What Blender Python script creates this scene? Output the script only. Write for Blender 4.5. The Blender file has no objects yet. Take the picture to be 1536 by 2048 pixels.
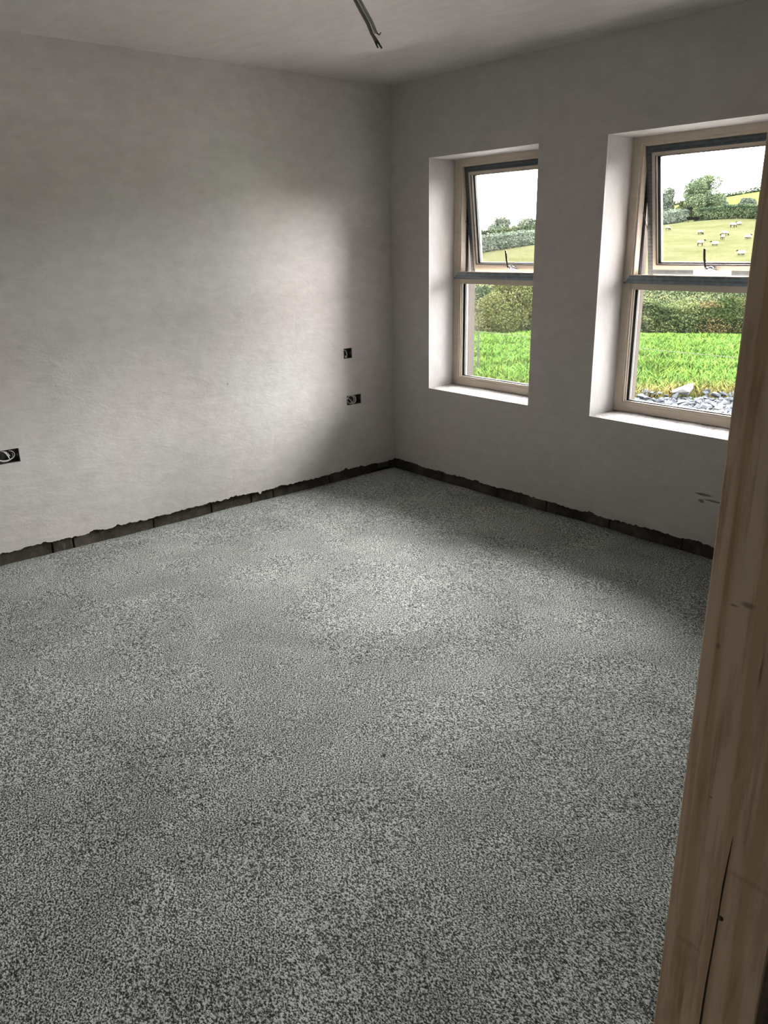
import bpy, bmesh, math, random
import numpy as np
from mathutils import Vector, Matrix
random.seed(7); rng = np.random.default_rng(7)
C = bpy.context.scene.collection
PI = math.pi

# ---------------------------------------------------------------- camera, sky, exposure
cam_d = bpy.data.cameras.new('camera'); cam = bpy.data.objects.new('camera', cam_d); C.objects.link(cam)
RT = Vector((0.65230479, 0.75774836, -0.01777297)); UP = Vector((-0.23444265, 0.22400675, 0.94596914)); FW = Vector((-0.72078784, 0.61289346, -0.32376921))
M = Matrix((RT, UP, -FW)).transposed().to_4x4(); M.translation = Vector((4.0258, -3.5279, 1.495))
cam.matrix_world = M
cam_d.sensor_fit = 'HORIZONTAL'; cam_d.sensor_width = 36; cam_d.lens = 1569.68/1536*36
bpy.context.scene.cycles.sample_clamp_indirect = 0.0
cam_d.clip_start = .02; cam_d.clip_end = 3000
bpy.context.scene.camera = cam
vs = bpy.context.scene.view_settings
vs.view_transform = 'Standard'; vs.look = 'None'; vs.gamma = 1; vs.use_curve_mapping = False; vs.exposure = 2.78
SKY = 11.25   # daylight measured against the dim room
OUT = .205     # outdoor colours darkened in place of a lower exposure outside
w = bpy.data.worlds.new('overcast_sky'); bpy.context.scene.world = w; w.use_nodes = True
nt = w.node_tree; nt.nodes.clear()
o_ = nt.nodes.new('ShaderNodeOutputWorld'); bg = nt.nodes.new('ShaderNodeBackground')
tc = nt.nodes.new('ShaderNodeTexCoord'); sx = nt.nodes.new('ShaderNodeSeparateXYZ'); rp = nt.nodes.new('ShaderNodeValToRGB')
nt.links.new(tc.outputs['Generated'], sx.inputs[0]); nt.links.new(sx.outputs['Z'], rp.inputs[0])
rp.color_ramp.elements[0].position = 0; rp.color_ramp.elements[0].color = (.60, .572, .578, 1)
rp.color_ramp.elements[1].position = 1; rp.color_ramp.elements[1].color = (.80, .765, .77, 1)
nt.links.new(rp.outputs[0], bg.inputs[0]); bg.inputs[1].default_value = SKY; nt.links.new(bg.outputs[0], o_.inputs[0])
WX = [(.35, 1.17), (1.59, 2.41)]; WZ = (.60, 1.97)
def portal(name, loc, rot, sx_, sy_):
    l = bpy.data.lights.new(name, 'AREA'); l.shape = 'RECTANGLE'; l.size = sx_; l.size_y = sy_; l.cycles.is_portal = True
    o = bpy.data.objects.new(name, l); C.objects.link(o); o.location = loc; o.rotation_euler = rot
for a, b in WX: portal('window_daylight_portal', ((a+b)/2, .40, 1.285), (-PI/2, 0, 0), b-a, 1.4)

# ---------------------------------------------------------------- helpers
def link(name, me, parent=None, kind=None, label=None, cat=None, group=None, loc=None):
    o = bpy.data.objects.new(name, me); C.objects.link(o)
    if parent: o.parent = parent
    if kind: o['kind'] = kind
    if label: o['label'] = label
    if cat: o['category'] = cat
    if group: o['group'] = group
    if loc: o.location = loc
    return o
def mesh_np(name, V, F, mats, cols=None, smooth=False, mi=None):
    """V (n,3), F (m,k) uniform polygons"""
    V = np.asarray(V, np.float32); F = np.asarray(F, np.int32); k = F.shape[1]
    me = bpy.data.meshes.new(name); me.vertices.add(len(V)); me.vertices.foreach_set('co', V.ravel())
    me.loops.add(F.size); me.loops.foreach_set('vertex_index', F.ravel())
    me.polygons.add(len(F)); me.polygons.foreach_set('loop_start', np.arange(0, F.size, k, dtype=np.int32))
    me.polygons.foreach_set('loop_total', np.full(len(F), k, np.int32))
    me.polygons.foreach_set('use_smooth', np.full(len(F), bool(smooth)))
    if mi is not None: me.polygons.foreach_set('material_index', np.asarray(mi, np.int32))
    for m in (mats if isinstance(mats, (list, tuple)) else [mats]): me.materials.append(m)
    me.update(calc_edges=True)
    if cols is not None:
        a = me.color_attributes.new('tint', 'FLOAT_COLOR', 'POINT')
        c = np.ones((len(V), 4), np.float32); c[:, :3] = cols; a.data.foreach_set('color', c.ravel())
    return me
class MB:
    def __init__(s): s.bm = bmesh.new()
    def box(s, x0, x1, y0, y1, z0, z1, M=None, bev=0):
        vs_ = [s.bm.verts.new((x, y, z)) for z in (z0, z1) for y in (y0, y1) for x in (x0, x1)]
        fs = [s.bm.faces.new([vs_[i] for i in f]) for f in ((0,2,3,1),(4,5,7,6),(0,1,5,4),(2,6,7,3),(0,4,6,2),(1,3,7,5))]
        if bev: 
            es = list({e for f in fs for e in f.edges})
            r = bmesh.ops.bevel(s.bm, geom=es, offset=bev, segments=1, affect='EDGES')
            vs_ = list({v for f in r['faces'] for v in f.verts} | {v for v in vs_ if v.is_valid})
        if M is not None: bmesh.ops.transform(s.bm, matrix=M, verts=[v for v in vs_ if v.is_valid])
        return s
    def tube(s, pts, rad, n=8, flat=1.0, caps=True):
        pts = [Vector(p) for p in pts]; R = rad if isinstance(rad, (list, tuple)) else [rad]*len(pts)
        prev = None; rings = []
        for i, p in enumerate(pts):
            t = (pts[min(i+1, len(pts)-1)]-pts[max(i-1, 0)]).normalized()
            if prev is None:
                a = t.cross(Vector((0, 0, 1)));  a = a if a.length > .1 else t.cross(Vector((1, 0, 0)))
            else: a = prev-t*prev.dot(t)
            a.normalize(); prev = a; b = t.cross(a)
            rings.append([s.bm.verts.new(p+a*(math.cos(2*PI*k/n)*R[i])+b*(math.sin(2*PI*k/n)*R[i]*flat)) for k in range(n)])
        for r0, r1 in zip(rings, rings[1:]):
            for k in range(n): s.bm.faces.new((r0[k], r0[(k+1) % n], r1[(k+1) % n], r1[k]))
        if caps: s.bm.faces.new(rings[0][::-1]); s.bm.faces.new(rings[-1])
        return s
    def ring(s, x0, x1, z0, z1, wl, wr, wt, wb, y0, y1):
        """mitred rectangular frame in the XZ plane"""
        o = [(x0, z0), (x1, z0), (x1, z1), (x0, z1)]; i = [(x0+wl, z0+wb), (x1-wr, z0+wb), (x1-wr, z1-wt), (x0+wl, z1-wt)]
        v = [[s.bm.verts.new((p[0], y, p[1])) for p in q] for q in (o, i) for y in (y0, y1)]   # o0 o1 i0 i1
        for k in range(4):
            j = (k+1) % 4
            s.bm.faces.new((v[0][k], v[0][j], v[2][j], v[2][k])); s.bm.faces.new((v[1][k], v[3][k], v[3][j], v[1][j]))
            s.bm.faces.new((v[0][k], v[1][k], v[1][j], v[0][j])); s.bm.faces.new((v[2][k], v[2][j], v[3][j], v[3][k]))
        return s
    def obj(s, name, m, parent=None, smooth=False, **kw):
        bmesh.ops.recalc_face_normals(s.bm, faces=s.bm.faces)
        me = bpy.data.meshes.new(name); s.bm.to_mesh(me); s.bm.free()
        for q in (m if isinstance(m, (list, tuple)) else [m]): me.materials.append(q)
        if smooth:
            for p in me.polygons: p.use_smooth = True
        return link(name, me, parent, **kw)
def noise2(x, y, cell, seed):
    """smooth value noise on arrays"""
    r = np.random.default_rng(seed); G = r.random((256, 256)); u = np.asarray(x)/cell; v = np.asarray(y)/cell
    iu = np.floor(u).astype(int); iv = np.floor(v).astype(int); fu = u-iu; fv = v-iv
    fu = fu*fu*(3-2*fu); fv = fv*fv*(3-2*fv); g = lambda a, b: G[a % 256, b % 256]
    return (g(iu, iv)*(1-fu)+g(iu+1, iv)*fu)*(1-fv)+(g(iu, iv+1)*(1-fu)+g(iu+1, iv+1)*fu)*fv-.5

# ---------------------------------------------------------------- materials
def mat(name, col=(.5, .5, .5), rough=.8, metal=0.0, spec=.5):
    m = bpy.data.materials.new(name); m.use_nodes = True; b = m.node_tree.nodes['Principled BSDF']
    b.inputs['Base Color'].default_value = (*col, 1); b.inputs['Roughness'].default_value = rough
    b.inputs['Metallic'].default_value = metal; b.inputs['Specular IOR Level'].default_value = spec
    return m
class NB:
    def __init__(s, m): s.m = m; s.t = m.node_tree; s.b = s.t.nodes['Principled BSDF']
    def n(s, typ, **kw):
        q = s.t.nodes.new('ShaderNode'+typ)
        for k, v in kw.items(): setattr(q, k, v)
        return q
    def l(s, a, b): s.t.links.new(a, b)
    def coord(s, scale=(1, 1, 1), rot=(0, 0, 0), kind='Object', loc=(0, 0, 0)):
        t = s.n('TexCoord'); mp = s.n('Mapping'); mp.inputs['Scale'].default_value = scale; mp.inputs['Rotation'].default_value = rot; mp.inputs['Location'].default_value = loc
        s.l(t.outputs[kind], mp.inputs[0]); return mp.outputs[0]
    def noise(s, vec, scale, detail=4, rough=.55, dist=0):
        q = s.n('TexNoise'); q.inputs['Scale'].default_value = scale; q.inputs['Detail'].default_value = detail
        q.inputs['Roughness'].default_value = rough; q.inputs['Distortion'].default_value = dist; s.l(vec, q.inputs['Vector']); return q.outputs['Fac']
    def ramp(s, fac, *st):
        q = s.n('ValToRGB'); e = q.color_ramp.elements
        while len(e) < len(st): e.new(.5)
        for i, (p, c) in enumerate(st): e[i].position = p; e[i].color = (*c, 1) if isinstance(c, tuple) else (c, c, c, 1)
        s.l(fac, q.inputs[0]); return q.outputs[0]
    def mix(s, f, a, b, mode='MIX'):
        q = s.n('MixRGB', blend_type=mode)
        for i, v in enumerate((f, a, b)):
            if hasattr(v, 'is_output'): s.l(v, q.inputs[i])
            else: q.inputs[i].default_value = v if i == 0 else (*v, 1)
        return q.outputs[0]
    def math(s, op, a, b):
        q = s.n('Math', operation=op)
        for i, v in enumerate((a, b)):
            if hasattr(v, 'is_output'): s.l(v, q.inputs[i])
            else: q.inputs[i].default_value = v
        return q.outputs[0]
    def bump(s, h, strength, dist, prev=None):
        q = s.n('Bump'); q.inputs['Strength'].default_value = strength; q.inputs['Distance'].default_value = dist; s.l(h, q.inputs['Height'])
        if prev is not None: s.l(prev, q.inputs['Normal'])
        return q.outputs[0]
    def blob(s, cx, cy, cz, rx, ry, rz, soft=.5):
        """1 inside an ellipsoid at a world place, noisy rim"""
        t = s.n('NewGeometry'); a = s.n('VectorMath', operation='SUBTRACT'); s.l(t.outputs['Position'], a.inputs[0]); a.inputs[1].default_value = (cx, cy, cz)
        b = s.n('VectorMath', operation='DIVIDE'); s.l(a.outputs[0], b.inputs[0]); b.inputs[1].default_value = (rx, ry, rz)
        c = s.n('VectorMath', operation='LENGTH'); s.l(b.outputs[0], c.inputs[0])
        d = s.math('MULTIPLY', s.noise(s.coord(kind='Object'), 60, 3), .9)
        return s.ramp(s.math('MULTIPLY', s.math('ADD', c.outputs['Value'], d), .5), ((1.45-soft*.5)/2, 1.0), ((1.45+soft*.5)/2, 0.0))

# skim-coat plaster: patchy drying tone, trowel sweeps
def plaster_mat(name, a, b, streak=(1, 1, 1), k=1.0):
    m = mat(name, rough=.62, spec=.35); n = NB(m)
    v = n.coord(); vs_ = n.coord(streak)
    big = n.noise(v, 1.1, 3, .5); c = n.mix(n.ramp(big, (.40, 0.0), (.60, 1.0)), a, b)
    mott = n.noise(v, 9, 6, .65, .2); c = n.mix(.35, c, n.ramp(mott, (.3, .82), (.7, 1.0)), 'MULTIPLY')
    fine = n.noise(vs_, 16, 7, .72, .15); c = n.mix(.26, c, n.ramp(fine, (.35, .6), (.62, 1.0)), 'MULTIPLY')
    n.l(c, n.b.inputs['Base Color'])
    p1 = n.bump(n.noise(v, 2.2, 3, .5), .6*k, .014)
    p2 = n.bump(n.noise(vs_, 7, 5, .62, .35), .7*k, .006, p1)
    w_ = n.n('TexVoronoi', feature='SMOOTH_F1'); w_.inputs['Scale'].default_value = 6; n.l(n.coord((1, 1, 1.6), (.3, .2, .4)), w_.inputs['Vector'])
    p3 = n.bump(n.noise(vs_, 38, 4, .7, .1), .5*k, .002, p2)
    n.l(p3, n.b.inputs['Normal']); return m
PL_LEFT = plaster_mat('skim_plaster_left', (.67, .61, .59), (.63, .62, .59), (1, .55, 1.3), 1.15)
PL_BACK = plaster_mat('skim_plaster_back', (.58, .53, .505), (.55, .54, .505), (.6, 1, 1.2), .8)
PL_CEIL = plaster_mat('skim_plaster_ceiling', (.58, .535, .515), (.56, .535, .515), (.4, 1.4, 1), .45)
# two dark smears near the timber post on the back wall
n = NB(PL_BACK); src = n.b.inputs['Base Color'].links[0].from_socket
s1 = n.blob(2.272, 0, .314, .040, .1, .0060, .6); s2 = n.blob(2.325, 0, .292, .040, .1, .0045, .6); s3 = n.blob(2.265, 0, .280, .014, .1, .0075, .6)
mk = n.math('MINIMUM', n.math('ADD', n.math('ADD', s1, s2), s3), .8)
n.l(n.mix(mk, src, (.09, .075, .065)), n.b.inputs['Base Color'])
n = NB(PL_LEFT); src = n.b.inputs['Base Color'].links[0].from_socket
a_ = n.blob(0, -1.27, .745, .1, .0025, .007, .5); b_ = n.blob(0, -.97, .80, .1, .004, .0018, .5)
n.l(n.mix(n.math('MINIMUM', n.math('ADD', a_, b_), .8), src, (.12, .11, .10)), n.b.inputs['Base Color'])

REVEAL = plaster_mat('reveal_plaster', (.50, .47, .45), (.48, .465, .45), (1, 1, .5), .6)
SILL = mat('sill_rough_plaster', (.72, .70, .68), .8); n = NB(SILL); v = n.coord((2.5, 1, 1), (0, 0, .5))
c = n.ramp(n.noise(v, 14, 6, .7, 1.5), (.36, (.24, .20, .18)), (.50, (.50, .485, .47))); n.l(c, n.b.inputs['Base Color'])
n.l(n.bump(n.noise(v, 20, 5, .7, 1), .5, .004), n.b.inputs['Normal'])

# granular sand-and-cement screed
SCREED = mat('sand_cement_screed', (.3, .31, .3), .5, spec=.2); n = NB(SCREED); v = n.coord(); vg = n.coord((1, 1.5, 1), (0, 0, .8))
g1 = n.noise(vg, 165, 4, .68, .1); g2 = n.noise(v, 420, 2, .6)
patch = n.noise(v, 2.3, 4, .6, .5)
tone = n.mix(n.ramp(patch, (.36, 0.0), (.64, 1.0)), (.31, .325, .305), (.405, .425, .40))
grain = n.ramp(n.math('ADD', n.math('MULTIPLY', g1, .8), n.math('MULTIPLY', g2, .2)), (.42, .05), (.48, .45), (.57, 2.6))
c = n.mix(1.0, tone, grain, 'MULTIPLY')
pits = n.ramp(n.noise(v, 26, 4, .7, .4), (.29, 1.0), (.33, 0.0)); pm = n.ramp(n.noise(v, 1.6, 2), (.5, 0.0), (.62, 1.0))
pit = n.math('MULTIPLY', pits, pm); c = n.mix(pit, c, (.03, .03, .028)); n.l(c, n.b.inputs['Base Color'])
h = n.math('SUBTRACT', g1, n.math('MULTIPLY', pit, .4))
p1 = n.bump(n.noise(v, 9, 4, .6), .5, .010); p2 = n.bump(h, 1.0, .008, p1); p3 = n.bump(g2, .5, .0012, p2)
n.l(p3, n.b.inputs['Normal'])
n.l(n.ramp(patch, (.35, .85), (.65, .7)), n.b.inputs['Roughness'])

BLOCK = mat('damp_concrete_block', (.12, .10, .07), .9); n = NB(BLOCK); v = n.coord()
n.l(n.ramp(n.noise(v, 7, 6, .7), (.32, (.025, .020, .015)), (.5, (.07, .058, .041)), (.68, (.14, .12, .09))), n.b.inputs['Base Color'])
n.l(n.bump(n.noise(v, 70, 5, .7), .8, .004), n.b.inputs['Normal'])
MORTAR = mat('mortar', (.02, .017, .014), .95); n = NB(MORTAR); n.l(n.bump(n.noise(n.coord(), 90, 4), .8, .003), n.b.inputs['Normal'])
CORE = mat('masonry_core', (.30, .28, .25), .95)
FRAME = mat('cream_window_frame', (.60, .52, .43), .38); n = NB(FRAME); v = n.coord((1, 1, 6))
n.l(n.mix(.3, (.60, .52, .43), n.ramp(n.noise(v, 9, 4), (.4, .8), (.6, 1.0)), 'MULTIPLY'), n.b.inputs['Base Color'])
TAPE = mat('blue_grey_protective_film', (.16, .20, .23), .35); n = NB(TAPE); v = n.coord()
ck = n.n('TexBrick'); n.l(n.coord((1, 1, 1), (PI/2, 0, 0)), ck.inputs['Vector']); ck.inputs['Scale'].default_value = 1
ck.inputs['Brick Width'].default_value = .075; ck.inputs['Row Height'].default_value = .018; ck.inputs['Mortar Size'].default_value = .006
ck.inputs['Color1'].default_value = (.075, .10, .12, 1); ck.inputs['Color2'].default_value = (.13, .16, .18, 1); ck.inputs['Mortar'].default_value = (.20, .25, .28, 1)
n.l(n.mix(.35, ck.outputs['Color'], n.ramp(n.noise(v, 40, 4), (.4, (.12, .15, .17)), (.6, (.24, .28, .31)))), n.b.inputs['Base Color'])
TAPE2 = TAPE.copy(); TAPE2.name = 'sash_film_darkened'; n = NB(TAPE2); src = n.b.inputs['Base Color'].links[0].from_socket; n.l(n.mix(1.0, src, (.42, .42, .42), 'MULTIPLY'), n.b.inputs['Base Color'])  # same film, shade put into its colour where the sash is overlit
GASKET = mat('black_rubber_gasket', (.012, .012, .013), .5)
SPACER = mat('dark_spacer_bar', (.010, .011, .012), .5); n = NB(SPACER)
CHROME = mat('chrome', (.75, .75, .78), .12, 1.0)
LEVER = mat('dark_handle_lever', (.03, .03, .028), .25, .7)
STEEL = mat('dark_galvanised_steel', (.16, .15, .13), .45, .7)
GALV = mat('galvanised_box', (.085, .08, .065), .5, .4)
CABLE = mat('grey_cable_sheath', (.42, .41, .40), .4); CABLEW = mat('pale_cable_sheath', (.78, .77, .76), .3)
CABLED = mat('dim_grey_cable_sheath', (.20, .18, .17), .45); TAPEG = mat('green_insulated_core_tip', (.05, .075, .045), .5)
glass = bpy.data.materials.new('window_glass'); glass.use_nodes = True; t = glass.node_tree; t.nodes.clear()
go = t.nodes.new('ShaderNodeOutputMaterial'); gt = t.nodes.new('ShaderNodeBsdfTransparent'); gg = t.nodes.new('ShaderNodeBsdfGlossy'); gm = t.nodes.new('ShaderNodeMixShader'); gf = t.nodes.new('ShaderNodeFresnel')
gf.inputs[0].default_value = 1.35; gg.inputs['Roughness'].default_value = .02; gt.inputs[0].default_value = (.955, .965, .96, 1)
t.links.new(gf.outputs[0], gm.inputs[0]); t.links.new(gt.outputs[0], gm.inputs[1]); t.links.new(gg.outputs[0], gm.inputs[2]); t.links.new(gm.outputs[0], go.inputs[0])
# pine: grain runs up the post
PINE = mat('pine_timber', (.42, .30, .18), .55); n = NB(PINE); v = n.coord((1, 1, .07), (0, 0, 0)); v2 = n.coord((1, 1, .12), (0, .05, 0))
wv = n.n('TexWave', wave_type='BANDS', bands_direction='X'); wv.inputs['Scale'].default_value = 9; wv.inputs['Distortion'].default_value = 9; wv.inputs['Detail'].default_value = 3; wv.inputs['Detail Scale'].default_value = 1.3
n.l(v, wv.inputs['Vector'])
c = n.ramp(wv.outputs['Fac'], (.15, (.66, .475, .30)), (.5, (.78, .60, .43)), (.95, (.82, .65, .49)))
c = n.mix(.5, c, n.ramp(n.noise(n.coord((1, 1, .035), (0, .03, 0)), 95, 4, .6), (.40, (.62, .50, .36)), (.47, (1, 1, 1))), 'MULTIPLY')
c = n.mix(.55, c, n.ramp(n.noise(v2, 34, 6, .68), (.40, (.60, .50, .40)), (.50, (1, 1, 1))), 'MULTIPLY')
kn = n.blob(3.765, -2.8, .835, .025, .1, .004, .9); kn2 = n.blob(3.712, -2.8, .705, .014, .1, .0035, .9); c = n.mix(n.math('MULTIPLY', n.math('ADD', kn, kn2), .35), c, (.36, .22, .11))
for q in ((3.7225, 1.150, .0065, .0028), (3.699, 1.095, .002, .003), (3.7095, 1.145, .004, .0012), (3.713, .915, .002, .0015), (3.7445, 1.08, .0012, .015)):
    c = n.mix(n.math('MULTIPLY', n.blob(q[0], -2.8, q[1], q[2], .1, q[3], .8), .6), c, (.10, .07, .045))
n.l(c, n.b.inputs['Base Color']); n.l(n.bump(n.noise(n.coord((1, 1, .05)), 160, 3), .25, .001), n.b.inputs['Normal'])
CRACK = mat('timber_split', (.03, .018, .01), .9)
WHITE_RENDER = mat('pale_outer_render', (.22, .195, .175), .95); n = NB(WHITE_RENDER); n.l(n.mix(.4, (.22, .195, .175), n.ramp(n.noise(n.coord(), 120, 4), (.4, .7), (.6, 1.0)), 'MULTIPLY'), n.b.inputs['Base Color']); n.l(n.bump(n.noise(n.coord(), 150, 3), .6, .003), n.b.inputs['Normal'])
OSILL = mat('outer_sill_bounce', (.15, .14, .13), .8)  # for the hidden sill put in as a daylight reflector
def tint_mat(name, rough=.85, spec=.1, trans=0):
    m = mat(name, rough=rough, spec=spec); q = NB(m); a = q.n('Attribute'); a.attribute_name = 'tint'; q.l(a.outputs['Color'], q.b.inputs['Base Color']); return m
LEAF = tint_mat('foliage'); GRASS = tint_mat('grass_blades'); 
DARKG = mat('dark_hedge_inside', (.02, .03, .014), .95)
BARK = mat('bark', (.03, .025, .018), .95)
STONE = mat('grey_slate_stone', (.07, .075, .085), .8); n = NB(STONE); oi = n.n('ObjectInfo')
n.l(n.mix(.5, n.ramp(oi.outputs['Random'], (0, (.09, .10, .115)), (.5, (.15, .165, .19)), (1, (.26, .27, .29))), n.ramp(n.noise(n.coord(), 14, 4), (.4, .6), (.6, 1.2)), 'MULTIPLY'), n.b.inputs['Base Color'])
PALESTONE = mat('pale_stone', (.16, .16, .165), .85); n = NB(PALESTONE); n.l(n.mix(.5, (.33, .33, .345), n.ramp(n.noise(n.coord(), 10, 4), (.4, .75), (.6, 1.0)), 'MULTIPLY'), n.b.inputs['Base Color'])
FLEECE = mat('fleece', (.36, .35, .31), .95); FACE = mat('black_face', (.008, .008, .008), .8)

# ---------------------------------------------------------------- structure: floor
X1, Y1 = 3.68, -4.3
def seg_d(X, Y, a, b):
    ax, ay = a; bx, by = b; L2 = (bx-ax)**2+(by-ay)**2+1e-9; t_ = np.clip(((X-ax)*(bx-ax)+(Y-ay)*(by-ay))/L2, 0, 1)
    return np.hypot(X-ax-t_*(bx-ax), Y-ay-t_*(by-ay))
def floor_height(X, Y):
    z = .010*noise2(X, Y, .9, 1)+.0065*noise2(X, Y, .33, 2)+.003*noise2(X, Y, .11, 3)+.0016*noise2(X, Y, .035, 4)
    for a, b, d, wd in (((1.45, -2.69), (2.10, -1.90), .0035, .010), ((2.48, -1.923), (2.64, -1.921), .006, .010), ((.87, -1.24), (.91, -1.12), .006, .012), ((1.89, -1.03), (1.985, -1.005), .006, .012),
                     ((1.55, -.87), (1.64, -.675), .004, .012), ((.945, -2.90), (.957, -2.85), .006, .010), ((2.2, -1.066), (2.7, -1.126), .004, .012), ((2.408, -2.916), (2.64, -2.94), .0045, .016),
                     ((2.20, -.174), (2.41, -.22), .004, .010), ((2.714, -2.10), (2.84, -2.09), .005, .012), ((1.39, -2.44), (1.40, -2.38), .005, .010), ((1.18, -.635), (1.345, -.573), .004, .010), ((2.81, -2.41), (2.79, -2.61), .005, .014), ((.465, -2.64), (.30, -2.56), .003, .01), ((2.95, -1.5), (3.2, -1.42), .004, .012)):
        D = seg_d(X, Y, a, b)+.012*noise2(X, Y, .05, 9); z = z-.6*d*np.exp(-(D/(wd*.8))**2)*np.clip(1+2.5*noise2(X, Y, .06, 12), 0, 1.5)
    e = np.minimum(np.minimum(X, -Y), np.minimum(X1-X, Y-Y1)); e = np.clip(e+.026, 0, 1)
    return z-.010*np.exp(-(e/.03)**2)
xs = np.arange(-.0265, X1+.001, .0112); ys = np.arange(Y1, .0270, .0112); NX, NY = len(xs), len(ys)
X, Y = np.meshgrid(xs, ys, indexing='ij'); Z = floor_height(X, Y)
V = np.stack([X, Y, Z], -1).reshape(-1, 3); i = np.arange(NX*NY).reshape(NX, NY)
F = np.stack([i[:-1, :-1], i[1:, :-1], i[1:, 1:], i[:-1, 1:]], -1).reshape(-1, 4)
floor = link('floor', mesh_np('floor', V, F, SCREED, smooth=True), kind='structure')
MB().box(-.3, 5.4, -6.2, .39, -.14, -.03).obj('floor_slab', MORTAR, floor)
MB().box(X1+.0005, 5.2, -6.0, -1.0, -.03, -.012).obj('hallway_floor', SCREED, floor)

# ---------------------------------------------------------------- structure: plastered walls
def plaster_panel(name, us, vs2, holes, to3, m, thick, bottom=None, **kw):
    """grid in (u,v); holes list of (u0,u1,v0,v1); to3(u,v,depth)->xyz; closed slab with ragged lower edge"""
    us = sorted(set(np.round(list(us)+[h[k] for h in holes for k in (0, 1)], 4))); vs2 = sorted(set(np.round(list(vs2)+[h[k] for h in holes for k in (2, 3)], 4)))
    nu, nv = len(us), len(vs2); P = []
    for a in us:
        for j, b in enumerate(vs2): P.append((a, bottom(a) if (bottom and j == 0) else b))
    V = [to3(a, b, 0) for a, b in P]+[to3(a, b, thick) for a, b in P]; N = len(P); F = []; E = {}
    for a in range(nu-1):
        for b in range(nv-1):
            cu, cv = (us[a]+us[a+1])/2, (vs2[b]+vs2[b+1])/2
            if any(h[0] < cu < h[1] and h[2] < cv < h[3] for h in holes): continue
            q = (a*nv+b, (a+1)*nv+b, (a+1)*nv+b+1, a*nv+b+1); F.append(q); F.append(tuple(k+N for k in q[::-1]))
            for k in range(4):
                e = (q[k], q[(k+1) % 4]); key = tuple(sorted(e)); E.setdefault(key, []).append(e)
    for es in E.values():
        if len(es) == 1: a, b = es[0]; F.append((b, a, a+N, b+N))
    me = mesh_np(name, V, F, m); bm = bmesh.new(); bm.from_mesh(me); bmesh.ops.delete(bm, geom=[v_ for v_ in bm.verts if not v_.link_faces], context='VERTS')
    bmesh.ops.recalc_face_normals(bm, faces=bm.faces); bm.to_mesh(me); bm.free()
    return link(name, me, **kw)
def ragged(seed, base=.060):
    def f(u):
        z = base+.010*float(noise2(u, 0, .35, seed))+.009*float(noise2(u, 0, .06, seed+1))+.008*float(noise2(u, 0, .018, seed+2))+.005*float(noise2(u, 0, .007, seed+3))
        k = math.sin(u*7.3+seed)
        if k > .985: z += .006
        return z
    return f
rag1, rag2 = ragged(11), ragged(21, .062)
SOCK = [(-.418, -.350, .798, .863), (-.405, -.285, .494, .557), (-2.590, -2.455, .508, .576)]
def rag_left(u):
    z = rag1(u)
    for c0, d, w0 in ((-1.105, -.022, .010), (-.30, .008, .02), (-.43, .012, .012), (-.52, .007, .01), (-2.02, .010, .02)): z += d*math.exp(-((u-c0)/w0)**2)
    return z
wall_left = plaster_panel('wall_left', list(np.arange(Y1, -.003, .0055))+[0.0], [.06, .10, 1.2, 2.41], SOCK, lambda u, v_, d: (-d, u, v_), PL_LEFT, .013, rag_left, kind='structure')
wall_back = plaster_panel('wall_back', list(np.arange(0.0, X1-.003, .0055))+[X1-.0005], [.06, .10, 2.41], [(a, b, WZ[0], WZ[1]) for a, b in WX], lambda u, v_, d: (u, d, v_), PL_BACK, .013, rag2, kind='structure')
MB().box(-.25, -.12, Y1-.1, .45, -.05, 2.45).obj('masonry_core', CORE, wall_left)
# exposed block course beneath the plaster, joints between the blocks
def course(along, cuts, parent, seed):
    r = random.Random(seed)
    for a, b in zip(cuts, cuts[1:]):
        j = r.uniform(-.002, .003); face = .030-j; bm = bmesh.new(); nseg = 8
        top = [(a+.005+(b-a-.01)*k/nseg) for k in range(nseg+1)]
        rows = []
        for u in top:
            c1 = r.uniform(-.003, .003); c2 = r.uniform(-.002, .002)
            prof = [(face, -.055), (face+c2, .012), (face+c1, .030+r.uniform(-.004, .004)), (face+.004+abs(c1), .052), (face+.012, .10), (.115, .10), (.115, -.055)]
            rows.append([bm.verts.new((u, d, z_) if along == 'x' else (-d, u, z_)) for d, z_ in prof])
        for p, q in zip(rows, rows[1:]):
            for k in range(7): bm.faces.new((p[k], p[(k+1) % 7], q[(k+1) % 7], q[k]))
        bm.faces.new(rows[0]); bm.faces.new(rows[-1][::-1]); bmesh.ops.recalc_face_normals(bm, faces=bm.faces)
        me = bpy.data.meshes.new('concrete_block'); bm.to_mesh(me); bm.free(); me.materials.append(BLOCK); link('concrete_block', me, parent)
        if b != cuts[-1]:
            q = MB()
            if along == 'x': q.box(b-.0045, b+.0045, .036, .11, -.055, .098)
            else: q.box(-.11, -.036, b-.0045, b+.0045, -.055, .098)
            q.obj('mortar_joint', MORTAR, parent)
course('y', [-4.28, -3.72, -3.28, -2.83, -2.365, -2.255, -1.80, -1.43, -1.155, -.995, -.55, -.125], wall_left, 3)
course('x', [-.10, .445, .935, 1.315, 1.745, 2.175, 2.62, 3.06, 3.50, 3.67], wall_back, 4)
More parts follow.
